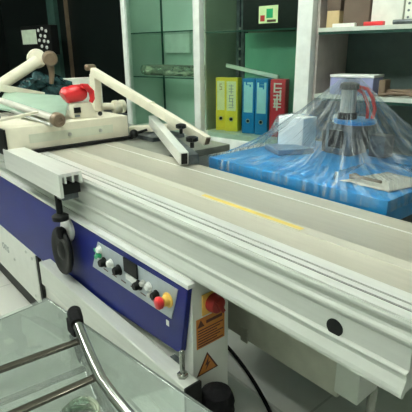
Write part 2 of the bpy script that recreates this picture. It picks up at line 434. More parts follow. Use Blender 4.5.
MB().lathe((-0.944, Yc - 0.018, 0.628), (-0.15, -1, 0), [(0, 0.013), (0.005, 0.018), (0.015, 0.019), (0.020, 0.015), (0.022, 0.004)], 24).build('stop_button', 'red', cp_, 'red emergency stop button')
for k in range(6):
    MB().box(-1.33 + k * 0.06, -1.30 + k * 0.06, Yc - 0.0008, Yc, 0.580 + k * 0.002, 0.5835 + k * 0.002).build('print_line', 'text', cp_)
# end face: switch, orange notice, triangle, hose
XF = -0.8595
sw = MB().box(XF, XF + 0.004, 0.700, 0.768, 0.592, 0.658, 0.001).build('switch_plate', 'yellow', saw, 'orange yellow main switch plate')
MB().lathe((XF + 0.004, 0.738, 0.624), (1, 0, 0), [(0, 0.028), (0.012, 0.028), (0.026, 0.024), (0.028, 0.018)], 24).build('switch_dial', 'dark_red', sw, 'dark red rotary dial')
MB().obox((XF + 0.034, 0.738, 0.624), (0.016, 0.012, 0.046), rx=0.5, bev=0.002).build('switch_handle', 'dark_red', sw)
n1 = MB().box(XF, XF + 0.001, 0.679, 0.786, 0.487, 0.585).build('warning_notice', 'orange', saw, 'orange warning notice with lines of print')
for k in range(7):
    z = 0.548 - k * 0.0088
    MB().box(XF + 0.001, XF + 0.0016, 0.684, 0.780 - 0.012 * (k % 3), z - 0.0034, z).build('print_line', 'text', n1)
MB().box(XF + 0.001, XF + 0.0016, 0.715, 0.776, 0.562, 0.572).build('print_line', 'text', n1)
MB().prism([(XF + 0.001, 0.682, 0.557), (XF + 0.001, 0.708, 0.557), (XF + 0.001, 0.695, 0.580)], (0.0008, 0, 0)).build('warning_symbol', 'text', n1)
tri = MB().prism([(XF, 0.676, 0.392), (XF, 0.760, 0.392), (XF, 0.718, 0.462)], (0.001, 0, 0)).build('warning_triangle', 'text', saw, 'triangular orange warning sticker with dark border')
MB().prism([(XF + 0.001, 0.685, 0.397), (XF + 0.001, 0.751, 0.397), (XF + 0.001, 0.718, 0.453)], (0.0006, 0, 0)).build('orange_field', 'orange', tri)
bolt = [(0.722, 0.446), (0.708, 0.420), (0.716, 0.421), (0.710, 0.402), (0.728, 0.427), (0.720, 0.426)]
MB().prism([(XF + 0.0016, y, z) for y, z in bolt], (0.0005, 0, 0)).build('lightning_mark', 'text', tri)
hp = []
for k in range(26):
    a = k / 25
    hp.append((-0.80 + 0.01 * sin(a * pi * 0.5), 0.700 - 0.01 * a, 0.385 - 0.38 * a))
MB().tube(hp, [0.02 + 0.03 * min(1, k / 1.5) + 0.004 * (k % 2) for k in range(26)], 20).build('dust_hose', 'rubber', saw, 'black ribbed hose at the end of the body')

# grey support bar and boxes under the table
sup = root('support_beam', 'long light grey steel beam under the overhanging table end', 'beam', (-1.0, 0.98, 0.0))
MB().box(-1.28, -0.552, 0.93, 1.03, 0.378, 0.50, 0.003).build('bar', 'grey_box', sup)
MB().box(-0.545, -0.474, 0.90, 1.00, 0.422, 0.56, 0.004).build('end_box', 'cream', sup, 'pale end box')
MB().box(-0.93, -0.90, 0.925, 0.93, 0.37, 0.42).build('lug', 'grey_box', sup)
MB().cyl((-0.515, 1.06, 0.0), (-0.515, 1.06, 0.60), 0.014).lathe((-0.515, 1.06, 0), (0, 0, 1), [(0, 0.03), (0.01, 0.03), (0.014, 0.014)]).build('leg', 'chrome', sup, 'chrome round leg')
MB().box(-0.55, -0.49, 1.001, 1.085, 0.50, 0.54).build('clamp', 'dark_metal', sup)
MB().cyl((-1.22, 0.98, 0.0), (-1.22, 0.98, 0.378), 0.02).build('leg', 'dark_metal', sup)
props(MB().tube([(-1.56 + 0.80 * t, 1.235 - 0.02 * t - 0.24 * t * t, 0.009) for t in [k / 20 for k in range(21)]], 0.008, 10).build('power_cable', 'rubber'), 'black power cable lying on the floor under the saw', 'cable')

# ------------------------------------------------------------------ support profile clamped at the table edge
cr = root('clamp_profile', 'white aluminium profile with slotted end clamped along the near table edge', 'aluminium profile', (-1.75, 0.62, 0.81))
pr = [(0.578, 0.905), (0.664, 0.905), (0.664, 0.862), (0.652, 0.862), (0.652, 0.892), (0.634, 0.892), (0.634, 0.868), (0.626, 0.868), (0.626, 0.892), (0.606, 0.892), (0.606, 0.868), (0.598, 0.868), (0.598, 0.892), (0.590, 0.892), (0.590, 0.818), (0.578, 0.818)]
MB().profx(pr, -2.07, -1.475).build('profile', 'bright', cr, bev=0.0008)
MB().box(-2.07, -1.485, 0.591, 0.657, 0.826, 0.862).build('slot_insert', 'black', cr)
MB().box(-1.56, -1.50, 0.592, 0.655, 0.80, 0.845, 0.004).build('clamp_block', 'dark_metal', cr)
MB().cyl((-1.56, 0.60, 0.73), (-1.56, 0.60, 0.83), 0.012).lathe((-1.56, 0.60, 0.708), (0, 0, 1), [(0, 0.018), (0.004, 0.030), (0.020, 0.031), (0.026, 0.022), (0.03, 0.012)]).build('knob', 'black', cr, 'round black clamping knob')

# ------------------------------------------------------------------ crosscut carriage
ca = root('crosscut_carriage', 'beige steel crosscut carriage box lying across the sliding table', 'carriage', (-2.25, 0.88, 0.875))
MB().box(-2.48, -2.045, 0.592, 1.20, 0.888, 0.994, 0.006).build('box', 'beige', ca)
MB().box(-2.50, -2.030, 0.585, 1.215, 0.8735, 0.887).build('base_plate', 'black', ca, 'dark base plate')
MB().box(-2.47, -2.038, 0.582, 0.592, 0.882, 0.99, 0.003).build('end_plate', 'black', ca, 'black end plate')
MB().box(-2.046, -2.0435, 0.69, 1.11, 0.918, 0.958).build('cover_strip', 'strip', ca, 'pale green strip along the front')
for y in (0.88, 1.04):
    MB().lathe((-2.044, y, 0.936), (1, 0, 0), [(0, 0.010), (0.006, 0.009), (0.008, 0.005)], 6).build('bolt', 'steel', ca)
MB().cyl((-2.12, 0.58, 0.99), (-2.12, 0.58, 1.03), 0.008).ball((-2.12, 0.58, 1.035), 0.024).build('knob', 'black', ca, 'small black ball knob')
MB().bar((-2.055, 0.575, 1.030), (-2.10, 0.76, 1.045), 0.02, 0.01).build('lever', 'beige', ca)
pl = MB().prism([(-2.02, 0.853, 1.0), (-2.40, 1.050, 1.068), (-2.75, 0.83, 1.088), (-2.50, 0.70, 1.03)], (0, 0, 0.010)).build('top_plate', 'frosted', ca, 'translucent green plate')
rod = ca
MB().tube([(-1.985, 0.812, 1.016), (-2.72, 0.722, 1.078)], 0.017, 20).build('stop_rod', 'silver', rod, 'polished steel rod')
MB().lathe((-1.985, 0.812, 1.015), (1, 0.1, -0.09), [(-0.03, 0.022), (-0.026, 0.032), (0.0, 0.033), (0.008, 0.028), (0.009, 0.014), (0.002, 0.012), (0.001, 0.002)], 28).build('rod_cap', 'copper', rod, 'brownish steel end cap')
MB().tube([(-2.0, 0.78, 0.994), (-2.8, 0.70, 1.06)], 0.008, 10).build('thin_rod', 'steel', rod)

br = root('clamp_bracket', 'beige angled bracket with a black window on the carriage', 'bracket', (-2.15, 1.0, 0.995))
MB().prism([(-2.10, 0.935, 0.996), (-2.10, 1.060, 0.996), (-2.10, 1.030, 1.068), (-2.10, 0.935, 1.068)], (-0.05, 0, 0)).build('plate', 'beige', br, bev=0.003)
MB().box(-2.0995, -2.094, 0.938, 0.972, 1.024, 1.050, 0.001).build('window', 'black', br, 'black square window')
MB().box(-2.0995, -2.096, 0.940, 0.966, 1.004, 1.014).build('label', 'dark_metal', br)
MB().ball((-2.08, 1.065, 1.012), 0.011).build('pin', 'black', br)
rd = root('red_clamp_handle', 'bright red rounded plastic grip on the beige bracket', 'handle', (-2.15, 1.0, 1.068))
MB().tube([(-2.14, 0.910, 1.100), (-2.14, 0.920, 1.106), (-2.14, 0.965, 1.112), (-2.14, 1.00, 1.114), (-2.14, 1.022, 1.112)], [0.028, 0.038, 0.042, 0.041, 0.030], 12).build('grip', 'red', rd)
MB().tube([(-2.10, 0.985, 1.150), (-2.10, 1.015, 1.145), (-2.10, 1.038, 1.118), (-2.10, 1.04, 1.085), (-2.10, 1.03, 1.069)], [0.010, 0.014, 0.015, 0.013, 0.010], 12).build('lever', 'red', rd)

# ------------------------------------------------------------------ beige arms
ar = root('overhead_arm', 'thick beige tube arm rising from the left to a round brown joint', 'arm', (-2.9, 0.7, 0.9))
MB().tube([(-2.85, 0.52, 0.955), (-2.80, 1.06, 1.258)], 0.033, 20).build('tube', 'beige', ar)
MB().lathe((-2.86, 1.075, 1.268), (1, -0.25, 0.1), [(-0.035, 0.048), (-0.03, 0.055), (0.02, 0.056), (0.03, 0.050), (0.045, 0.050), (0.05, 0.036)], 28).build('joint', 'beige', ar, 'round beige joint')
MB().lathe((-2.79, 1.125, 1.275), (1, -0.25, -0.2), [(0, 0.036), (0.02, 0.044), (0.05, 0.043), (0.06, 0.035), (0.062, 0.01)], 24).build('joint_cap', 'copper', ar, 'brown round cap of the joint')
MB().tube([(-2.80, 1.13, 1.25), (-2.80, 1.135, 1.19), (-2.80, 1.125, 1.12)], [0.024, 0.018, 0.012], 14).build('pendant', 'copper', ar)
MB().bar((-2.85, 0.60, 0.873), (-2.85, 0.60, 1.00), 0.08, 0.08).build('foot', 'beige', ar)
MB().bar((-2.72, 0.66, 1.155), (-2.70, 1.03, 1.063), 0.035, 0.04, bev=0.004).build('lower_bar', 'beige', ar, 'flat beige bar below the tube')

gd = root('angled_arm', 'long beige square arm folded at its top and sloping down to the right', 'arm', (-2.3, 1.16, 1.02))
MB().bar((-2.305, 1.158, 1.205), (-1.532, 1.298, 0.919), 0.034, 0.042, bev=0.003).build('long_bar', 'beige', gd)
MB().obox((-1.531, 1.298, 0.9185), (0.006, 0.026, 0.030), rz=0.18, ry=0.35).build('end_plug', 'copper', gd)
MB().bar((-2.30, 1.168, 1.19), (-2.30, 1.155, 0.998), 0.040, 0.058, up=(1, 0, 0), bev=0.003).build('short_leg', 'beige', gd)
MB().lathe((-2.33, 1.160, 1.225), (0.3, -1, 0), [(-0.03, 0.012), (-0.02, 0.016), (0.03, 0.016), (0.035, 0.010)], 16).build('pivot', 'copper', gd)
MB().tube([(-2.30, 1.17, 1.020), (-2.29, 1.31, 1.010)], 0.020, 16).build('cross_tube', 'beige', gd)
MB().lathe((-2.29, 1.255, 1.012), (0.0, 1, -0.03), [(0, 0.026), (0.004, 0.036), (0.022, 0.037), (0.026, 0.028), (0.040, 0.028), (0.044, 0.037), (0.066, 0.036), (0.07, 0.02)], 24).build('drum', 'beige', gd, 'two flanged beige drum')
MB().lathe((-1.88, 1.235, 1.051), (0, 0, 1), [(0, 0.012), (0.012, 0.012), (0.014, 0.02), (0.02, 0.019)], 14).build('screw_head', 'beige', gd)

# ------------------------------------------------------------------ mitre fence
fe = root('mitre_fence', 'short white aluminium mitre fence with black star knobs on the grey table', 'fence', (-1.7, 1.2, 0.869))
MB().bar((-1.95, 1.285, 0.970), (-1.375, 1.045, 0.905), 0.036, 0.050, bev=0.002).build('extrusion', 'bright', fe)
MB().bar((-1.375, 1.045, 0.905), (-1.370, 1.043, 0.9045), 0.024, 0.042).build('slot', 'black', fe)
MB().bar((-1.92, 1.325, 0.905), (-1.37, 1.088, 0.895), 0.045, 0.04, bev=0.003).build('dark_channel', 'dark_metal', fe)
for p in ((-1.625, 1.222), (-1.345, 1.062), (-1.85, 1.35)):
    x, y = p
    kb = MB().cyl((x, y, 0.95), (x, y, 0.975), 0.008)
    kb.lathe((x, y, 0.972), (0, 0, 1), [(0, 0.014), (0.004, 0.024), (0.018, 0.024), (0.022, 0.014)], 10)
    kb.bar((x - 0.03, y + 0.012, 0.983), (x + 0.03, y - 0.012, 0.983), 0.012, 0.012, bev=0.003)
    kb.build('star_knob', 'black', fe, 'black star knob')
MB().bar((-2.13, 1.26, 0.905), (-1.92, 1.44, 0.925), 0.045, 0.035, bev=0.004).bar((-2.05, 1.42, 0.905), (-1.88, 1.30, 0.93), 0.04, 0.03, bev=0.004).build('cross_bracket', 'beige', fe, 'beige crossed bracket')
MB().ball((-2.02, 1.215, 0.900), 0.023).cyl((-2.02, 1.215, 0.90), (-2.03, 1.30, 0.91), 0.007).build('ball_knob', 'black', fe, 'black ball knob')
MB().box(-2.10, -1.9, 1.25, 1.45, 0.869, 0.889).build('foot_plate', 'dark_metal', fe)

# ------------------------------------------------------------------ blue slab machine behind
SX0, SX1, SY0, SY1, SZ = -1.352, -0.585, 1.150, 1.740, 0.900
sl = root('blue_bench', 'bright blue painted steel slab bench wrapped in clear film', 'bench', (-1.0, 1.45, 0))
MB().box(SX0, SX1, SY0, SY1, SZ - 0.078, SZ, 0.006).build('slab', 'slab_blue', sl)
MB().box(-1.30, -0.70, 1.40, 1.70, 0.0, SZ - 0.079).build('pedestal', 'dark_metal', sl)

bx = props(MB().box(-1.306, -1.172, 1.512, 1.60, SZ + 0.001, 1.032, 0.002).build('white_carton', 'bright_white'), 'white square carton standing at the left on the blue slab under the film', 'box')
bx2 = props(MB().box(-1.165, -1.095, 1.70, 1.735, SZ + 0.001, 1.032, 0.002).box(-1.15, -1.11, 1.699, 1.70, 0.95, 1.0).build('white_carton', 'white'), 'smaller white carton behind, between the big white carton and the motor', 'box')
props(MB().prism([(-1.30, 1.42, SZ + 0.001), (-1.17, 1.36, SZ + 0.001), (-1.12, 1.46, SZ + 0.001), (-1.10, 1.50, SZ + 0.001), (-1.20, 1.505, SZ + 0.001)], (0, 0, 0.022)).build('guard_plate', 'grey_blue', bev=0.003), 'flat grey-blue angled metal plate lying in front of the white carton', 'plate')

mo = root('motor_unit', 'upright silver motor on a dark gearbox with blue flange under film', 'motor', (-1.03, 1.60, SZ))
MB().box(-1.085, -0.965, 1.545, 1.665, SZ + 0.001, 1.022, 0.006).build('gearbox', 'dark_metal', mo)
MB().box(-1.11, -1.086, 1.56, 1.60, SZ + 0.001, 0.99, 0.003).build('bracket', 'black', mo)
MB().box(-1.06, -1.0, 1.53, 1.544, 0.93, 1.0, 0.003).build('cover_plate', 'black', mo)
MB().lathe((-0.99, 1.60, 1.023), (0, 0, 1), [(0, 0.070), (0.004, 0.080), (0.016, 0.080), (0.020, 0.070)], 32).build('flange', 'slab_blue', mo, 'blue round flange')
MB().lathe((-1.005, 1.565, 1.044), (0, 0, 1), [(0, 0.037), (0.024, 0.037), (0.026, 0.030)], 20).build('collar', 'black', mo, 'black collar')
MB().lathe((-1.005, 1.565, 1.070), (0, 0, 1), [(0, 0.029), (0.085, 0.029)], 20).build('cylinder', 'silver', mo, 'silver motor cylinder')
MB().lathe((-1.005, 1.565, 1.155), (0, 0, 1), [(0, 0.034), (0.006, 0.037), (0.020, 0.036), (0.026, 0.022)], 12).build('cap', 'black', mo, 'black motor cap')
MB().tube([(-0.985, 1.585, 1.165), (-0.955, 1.61, 1.155), (-0.935, 1.62, 1.12), (-0.925, 1.625, 1.08), (-0.93, 1.62, 1.046)], 0.007, 10).tube([(-0.985, 1.575, 1.160), (-0.965, 1.60, 1.14), (-0.948, 1.61, 1.10), (-0.945, 1.61, 1.046)], 0.006, 10).build('hose', 'red', mo, 'thin red hoses')
props(MB().box(-0.925, -0.86, 1.61, 1.68, SZ + 0.001, 0.985, 0.004).build('junction_box', 'dark_metal'), 'dark grey metal box right of the motor under film', 'box')
# kraft paper
kp = MB()
NX, NY = 14, 8
grid = []
for i in range(NX):
    row = []
    for j in range(NY):
        u, v_ = i / (NX - 1), j / (NY - 1)
        x = -0.79 + 0.165 * u + 0.05 * v_ ; y = 1.22 + 0.20 * v_ + 0.0 * u
        z = SZ + 0.003 + 0.008 * abs(noise.noise(Vector((x * 14, y * 14, 3))))
        row.append(kp.bm.verts.new((x, y, z)))
    grid.append(row)
for i in range(NX - 1):
    for j in range(NY - 1): kp._face([grid[i][j], grid[i + 1][j], grid[i + 1][j + 1], grid[i][j + 1]])
kpo = kp.build('paper_sheet', 'kraft')
sm_ = kpo.modifiers.new('thickness', 'SOLIDIFY'); sm_.thickness = 0.0015; sm_.offset = 1
props(kpo, 'crumpled pale brown paper sheet at the right end of the blue slab', 'paper')
props(MB().tube([(-0.77, 1.24, SZ + 0.018), (-0.755, 1.25, SZ + 0.020), (-0.735, 1.25, SZ + 0.018)], [0.007, 0.011, 0.006], 10).tube([(-0.74, 1.243, SZ + 0.022), (-0.66, 1.24, SZ + 0.022)], 0.005, 8).build('bent_strap', 'wire'), 'small brown crumpled strap lying on the paper sheet', 'strap')

# stretch film tent
fm = MB()
ax, ay, az = -1.003, 1.567, 1.190
boxes = [(-1.31, -1.168, 1.508, 1.604, 1.034), (-1.17, -1.09, 1.69, 1.745, 1.036), (-1.10, -0.955, 1.53, 1.68, 1.05), (-0.93, -0.855, 1.60, 1.69, 0.99)]
NA, NR = 220, 46
rings = []
for j in range(NR + 1):
    r_ = j / (NR - 3)
    ring = []
    for i in range(NA):
        a = 2 * pi * i / NA
        dx, dy = cos(a), sin(a)
        x_lim = ((SX1 + 0.004 if dx > 0 else SX0 - 0.004) - ax) / dx if abs(dx) > 1e-5 else 9.0
        y_lim = ((SY1 + 0.004 if dy > 0 else SY0 - 0.004) - ay) / dy if abs(dy) > 1e-5 else 9.0
        R = min(x_lim, y_lim)
        rr = min(r_, 1.0)
        d = 0.036 + (R - 0.036) * rr
        x, y = ax + dx * d, ay + dy * d
        droop = 1.0 + 2.2 * max(0.0, dx * 0.54 - dy * 0.84) ** 1.5
        z = SZ + 0.006 + (az - SZ) * (1 - rr) ** (1.15 * droop)
        fold = noise.noise(Vector((cos(a) * 7, sin(a) * 7, rr * 1.2)))
        z += 0.020 * fold * sin(pi * min(1, rr)) + 0.007 * noise.noise(Vector((x * 30, y * 30, 1.0))) * min(1, rr * 3) * (1 if rr < 0.97 else 0)
        for (bx0, bx1, by0, by1, bz) in boxes:
            ddx = max(bx0 - x, 0, x - bx1); ddy = max(by0 - y, 0, y - by1)
            q = math.hypot(ddx, ddy)
            z = max(z, bz + 0.004 - q * 2.2)
        z = max(z, SZ + (0.036 if (-0.80 < x < -0.60 and 1.2 < y < 1.45 and rr < 0.93) else 0.0035))
        if r_ > 1.0:
            z = SZ + 0.0035 - (r_ - 1.0) * 0.5 * (1 + 0.35 * noise.noise(Vector((x * 12, y * 12, 0))))
            x += dx * 0.004; y += dy * 0.004
        ring.append(fm.bm.verts.new((x, y, z)))
    rings.append(ring)
uvl = fm.bm.loops.layers.uv.new('UVMap')
for A, B in zip(rings, rings[1:]):
    for i in range(NA): fm._face([A[i], A[(i + 1) % NA], B[(i + 1) % NA], B[i]])
ridx = {v: (i, j) for j, ring in enumerate(rings) for i, v in enumerate(ring)}
for fc in fm.bm.faces:
    ii = [ridx[l.vert][0] for l in fc.loops]
    for l in fc.loops:
        i, j = ridx[l.vert]
        if max(ii) - min(ii) > 2 and i == 0: i = NA
        l[uvl].uv = (i / NA * 12, j / NR * 1.0)
fm._face(rings[0][::-1])
props(fm.build('stretch_film', 'film', angle=180), 'clear stretch film draped like a tent over the motor and the blue slab', 'plastic film')

# ------------------------------------------------------------------ glass cabinets
def cab(*a): return MB(CF)
def glass_cabinet(s0, s1, label, shelves, backmat, top=2.35, depth=0.38, F=2.12, posts=(True, True), name='display_cabinet'):
    c = cw((s0 + s1) / 2, F + depth / 2, 0)
    r = root(name, label, 'cabinet', c, TH)
    zb = 0.80
    MB(CF).box(s0, s1, F, F + depth, 0.0, zb, 0.003).build('base_cupboard', 'post', r)
    MB(CF).box(s0, s1, F + depth - 0.012, F + depth, zb, top).build('back_panel', backmat, r)
    MB(CF).box(s0, s1, F, F + depth, top, top + 0.04).build('top_panel', 'post', r)
    if posts[0]: MB(CF).box(s0, s0 + 0.040, F, F + 0.045, zb, top, 0.003).build('post', 'post', r)
    if posts[1]: MB(CF).box(s1 - 0.05, s1, F, F + 0.045, zb, top, 0.003).build('post', 'post', r)
    for z in shelves:
        MB(CF).box(s0 + 0.005, s1 - 0.005, F + 0.05, F + depth - 0.014, z - 0.005, z).build('shelf', 'glass', r, 'green tinted glass shelf')
        MB(CF).box(s0 + 0.005, s1 - 0.005, F + 0.046, F + 0.05, z - 0.006, z + 0.001).build('shelf_edge', 'shelf_edge', r)
    MB(CF).box(s0 + 0.045, s1 - 0.052, F + 0.012, F + 0.017, zb, top).build('glass_door', 'glass', r)
    return r
c1 = glass_cabinet(-2.555, -1.86, 'left tall green glass display cabinet with white posts', (1.42, 1.14), 'cab_back')
MB(CF).box(-2.555, -2.545, 2.166, 2.486, 0.80, 2.35).build('side_panel', 'cab_back', c1)
MB(CF).box(-2.543, -2.533, 2.476, 2.486, 0.80, 2.35).build('corner_seal', 'shelf_edge', c1)
MB(CF).box(-2.50, -2.26, 2.47, 2.484, 1.29, 1.415).build('pale_patch', 'post', c1).__setitem__('label', 'pale square patch on the back')  # pale square patch laid on the back panel
c2 = glass_cabinet(-1.858, -1.125, 'middle glass display cabinet holding the row of ring binders', (1.405,), 'cab_back2', posts=(False, False))
MB(CF).box(-1.205, -1.125, 2.10, 2.165, 0.0, 2.35, 0.003).build('post', 'post', c2, 'broad white post')
MB(CF).box(-1.857, -1.850, 2.166, 2.486, 0.80, 2.35).build('side_panel', 'olive_panel', c2, 'olive grey side pane')
for s in (-1.85, -1.815):
    MB(CF).box(s + 0.02, s + 0.045, 2.44, 2.485, 0.80, 2.35).build('slotted_upright', 'dark_metal', c2)
MB(CF).box(-1.66, -1.21, 2.30, 2.308, 0.83, 1.395).build('green_glass_back', 'green_panel', c2, 'bright green glass pane behind the binders')
MB(CF).bar((-1.79, 2.29, 1.215), (-1.42, 2.29, 1.155), 0.012, 0.022).build('reflection_bar', 'shelf_white', c2, 'pale diagonal reflection streak')  # pale bar models a diagonal reflection in the glass
for z in (1.43, 1.31, 1.25):
    MB(CF).lathe((-1.80, 2.44, z), (0, -1, 0), [(0, 0.008), (0.005, 0.008)], 12).build('screw', 'steel', c2)
# black box with picture
tv = root('black_box', 'black box with a small picture stuck on its front on the upper glass shelf', 'box', cw(-1.4, 2.24, 1.406), TH)
MB(CF).box(-1.585, -1.215, 2.170, 2.34, 1.406, 1.64, 0.004).build('case', 'black', tv)
pc = MB(CF).box(-1.478, -1.360, 2.1685, 2.1698, 1.435, 1.520).build('picture', 'b_label_y', tv, 'small pale picture')
MB(CF).box(-1.43, -1.39, 2.1675, 2.1685, 1.46, 1.505).build('green_shape', 'green', pc)
MB(CF).box(-1.468, -1.44, 2.1675, 2.1685, 1.445, 1.475).build('red_shape', 'red', pc)
MB(CF).box(-1.425, -1.37, 2.1675, 2.1685, 1.44, 1.452).build('print_line', 'text', pc)
# roll on the left shelf
rl = MB(CF).tube([(-2.52, 2.27, 1.180), (-2.3, 2.27, 1.181), (-1.95, 2.27, 1.180)], [0.034, 0.036, 0.034], 18).tube([(-2.47, 2.235, 1.165), (-1.95, 2.235, 1.165)], 0.02, 12)
props(rl.build('plastic_roll', 'roll'), 'rolled up translucent plastic sheet on the lower glass shelf', 'roll')

# binders
def binder(s, t, rz, wd, col, labmat, label, mark, markmat, full=True):
    z0, h, dp = 0.801 + 0.028, 0.318, 0.07
    T = CF @ Matrix.Translation((s, t, z0)) @ Matrix.Rotation(rz, 4, 'Z')
    loc = T.translation.copy()
    r = root('ring_binder', label, 'binder', loc, TH + rz, 'ring binders in the cabinet')
    L = Matrix.Translation(loc) @ Matrix.Rotation(TH + rz, 4, 'Z')
    MB(L).box(-wd / 2, wd / 2, 0, 0.28 if False else dp, 0.001, h, 0.003).build('cover', col, r)
    if full: MB(L).box(-wd * 0.36, wd * 0.36, -0.0015, 0, 0.125, 0.298).build('spine_label', labmat, r)
    rg = MB(L).tube([(0.011 * cos(a), -0.002, 0.075 + 0.011 * sin(a)) for a in [2 * pi * k / 18 for k in range(19)]], 0.0025, 6).build('finger_ring', 'steel', r)
    MB(L).lathe((0, 0, 0.075), (0, -1, 0), [(0, 0.010), (0.001, 0.010)], 16).build('finger_hole', 'black', r)
    k = 0
    for (a, b, c_, d) in mark:
        MB(L).box(a * wd, b * wd, -0.0026, -0.0015, c_, d).build('print_mark', markmat, r); k += 1
    return r
rz_b = radians(28)
g1 = [(-.12, .12, .278, .283), (-.12, -.06, .262, .283), (-.12, .12, .262, .267), (.06, .12, .246, .267), (-.12, .12, .246, .251)]
glyph = [(-.18, .18, z, z + .004) for z in (.270, .252, .236, .214, .196, .178, .158, .142)] + [(-.02, .03, .225, .28), (-.14, -.09, .18, .22), (.08, .13, .15, .20)]
blue_g = [(-.2, .2, .312, .316), (-.2, -.1, .300, .312), (-.2, .2, .296, .30), (.1, .2, .286, .297)]
rb = [(-.26, .26, z, z + .007) for z in (.292, .268, .248, .228, .208, .184, .166)] + [(-.26, -.16, .255, .30), (.14, .24, .20, .262), (-.06, .04, .15, .24), (-.2, -.1, .165, .21)]
binder(-1.775, 2.215, rz_b, 0.064, 'b_yellow', 'b_label_y', 'leftmost yellow ring binder, narrower one with a small mark at the label top', g1, 'carton')
binder(-1.695, 2.215, rz_b * 0.6, 0.082, 'b_yellow', 'b_label_y', 'second yellow ring binder, with a column of print on its pale label', glyph, 'grey_text')
binder(-1.570, 2.215, rz_b * 0.4, 0.078, 'b_blue', 'b_label_b', 'left blue ring binder beside the yellow pair', [(a, b, c - .015, d - .015) for a, b, c, d in blue_g], 'b_blue')
binder(-1.478, 2.215, rz_b * 0.4, 0.078, 'b_blue', 'b_label_b', 'right blue ring binder beside the red binder', [(a, b, c - .025, d - .015) for a, b, c, d in blue_g], 'b_blue')
binder(-1.372, 2.215, rz_b * 0.5, 0.088, 'b_red', 'b_print', 'red ring binder with white block lettering, last of the row', rb, 'b_print', full=False)
MB(CF).box(-1.85, -1.21, 2.14, 2.48, 0.8005, 0.828).build('cabinet_floor', 'shelf_white', c2)

# ------------------------------------------------------------------ open shelf unit
F = 2.12
os_ = root('open_shelf_unit', 'open storage shelf unit with grey-green back at the right', 'shelf unit', cw(-0.6, 2.3, 0), TH)
MB(CF).box(-1.122, 0.15, 2.485, 2.50, 0.0, 2.35).build('back_panel', 'shelf_back', os_)
MB(CF).box(-1.122, -1.108, 2.145, 2.485, 0.0, 2.35).build('side_panel', 'shelf_side', os_, 'dusty pink side board')
MB(CF).box(0.15, 0.17, 2.14, 2.50, 0.0, 2.35).build('side_panel', 'shelf_side', os_)
for z in (0.75, 1.088, 1.398, 1.75):
    MB(CF).box(-1.107, 0.148, 2.135, 2.484, z - 0.018, z).build('shelf', 'shelf_white', os_)
    MB(CF).box(-1.107, 0.148, 2.139, 2.145, z - 0.030, z - 0.018).build('shelf_lip', 'shelf_edge', os_)
MB(CF).box(-1.122, 0.17, 2.13, 2.50, 2.35, 2.38).build('top_panel', 'shelf_white', os_)
zs = 1.3985
props(MB(CF).box(-1.085, -1.022, 2.17, 2.30, zs, zs + 0.075, 0.002).build('small_carton', 'carton'), 'small tan carton at the left end of the upper shelf', 'box')
props(MB(CF).box(-1.090, -1.02, 2.175, 2.29, zs + 0.0755, zs + 0.17, 0.002).build('small_carton', 'brown'), 'dark brown packet stacked on the small tan carton', 'box')
props(MB(CF).box(-1.010, -0.885, 2.19, 2.40, zs, zs + 0.19, 0.002).build('brown_carton', 'brown'), 'tall dark brown carton on the upper shelf', 'box')
pw = MB(CF).box(-0.875, -0.735, 2.19, 2.42, zs, zs + 0.20, 0.002).build('white_carton', 'paper'); props(pw, 'plain white carton next to the brown one on the upper shelf', 'box')
pf = root('perforated_box', 'white perforated box with rows of small dark holes on upper shelf', 'box', cw(-0.63, 2.3, zs), TH)
MB(CF).box(-0.728, -0.50, 2.19, 2.40, zs, zs + 0.20, 0.002).build('case', 'paper', pf)
hb = MB(CF)
for i in range(9):
    for j in range(6):
        hb.lathe((-0.712 + i * 0.024, 2.1895, zs + 0.03 + j * 0.028), (0, -1, 0), [(0, 0.0055), (0.0006, 0.0055)], 8)
hb.build('hole_pattern', 'dark_metal', pf)
props(MB(CF).box(-1.04, -0.93, 2.142, 2.165, zs, zs + 0.016, 0.002).build('white_ruler', 'paper'), 'white strip lying at the edge of the upper shelf', 'strip')
props(MB(CF).box(-0.89, -0.80, 2.142, 2.170, zs, zs + 0.018, 0.004).build('red_tool', 'red'), 'red flat tool lying at the edge of the upper shelf', 'tool')
props(MB(CF).tube([(-0.76, 2.155, zs + 0.011), (-0.62, 2.155, zs + 0.011)], 0.010, 12).build('black_marker', 'dark_metal'), 'dark round bar lying at the edge of the upper shelf', 'bar')
zs2 = 1.0885
lb = root('lavender_carton', 'lavender carton with a white lid on the lower shelf', 'box', cw(-0.93, 2.2, zs2), TH)
MB(CF).box(-1.040, -0.825, 2.165, 2.29, zs2, zs2 + 0.082, 0.003).build('body', 'lavender', lb)
MB(CF).box(-1.043, -0.822, 2.162, 2.293, zs2 + 0.082, zs2 + 0.095, 0.003).build('lid', 'white', lb)
MB(CF).box(-0.98, -0.93, 2.1635, 2.165, zs2 + 0.045, zs2 + 0.06).build('label', 'white', lb)
cb = MB(CF)
for k in range(7):
    pts = []
    for q in range(16):
        t = q / 15
        pts.append((-0.79 + 0.30 * t, 2.16 + 0.035 * k / 2 + 0.02 * sin(t * 7 + k), zs2 + 0.009 + 0.006 * (k % 3) + 0.008 * abs(sin(t * 5 + k * 1.7))))
    cb.tube(pts, 0.0065, 8)
props(cb.build('cable_bundle', 'wire'), 'tangle of brown cables lying on the lower shelf', 'cables')
props(MB(CF).box(-0.80, -0.77, 2.17, 2.24, zs2, zs2 + 0.075, 0.004).build('cable_connector', 'wire'), 'brown block beside the lavender carton on the lower shelf', 'block')

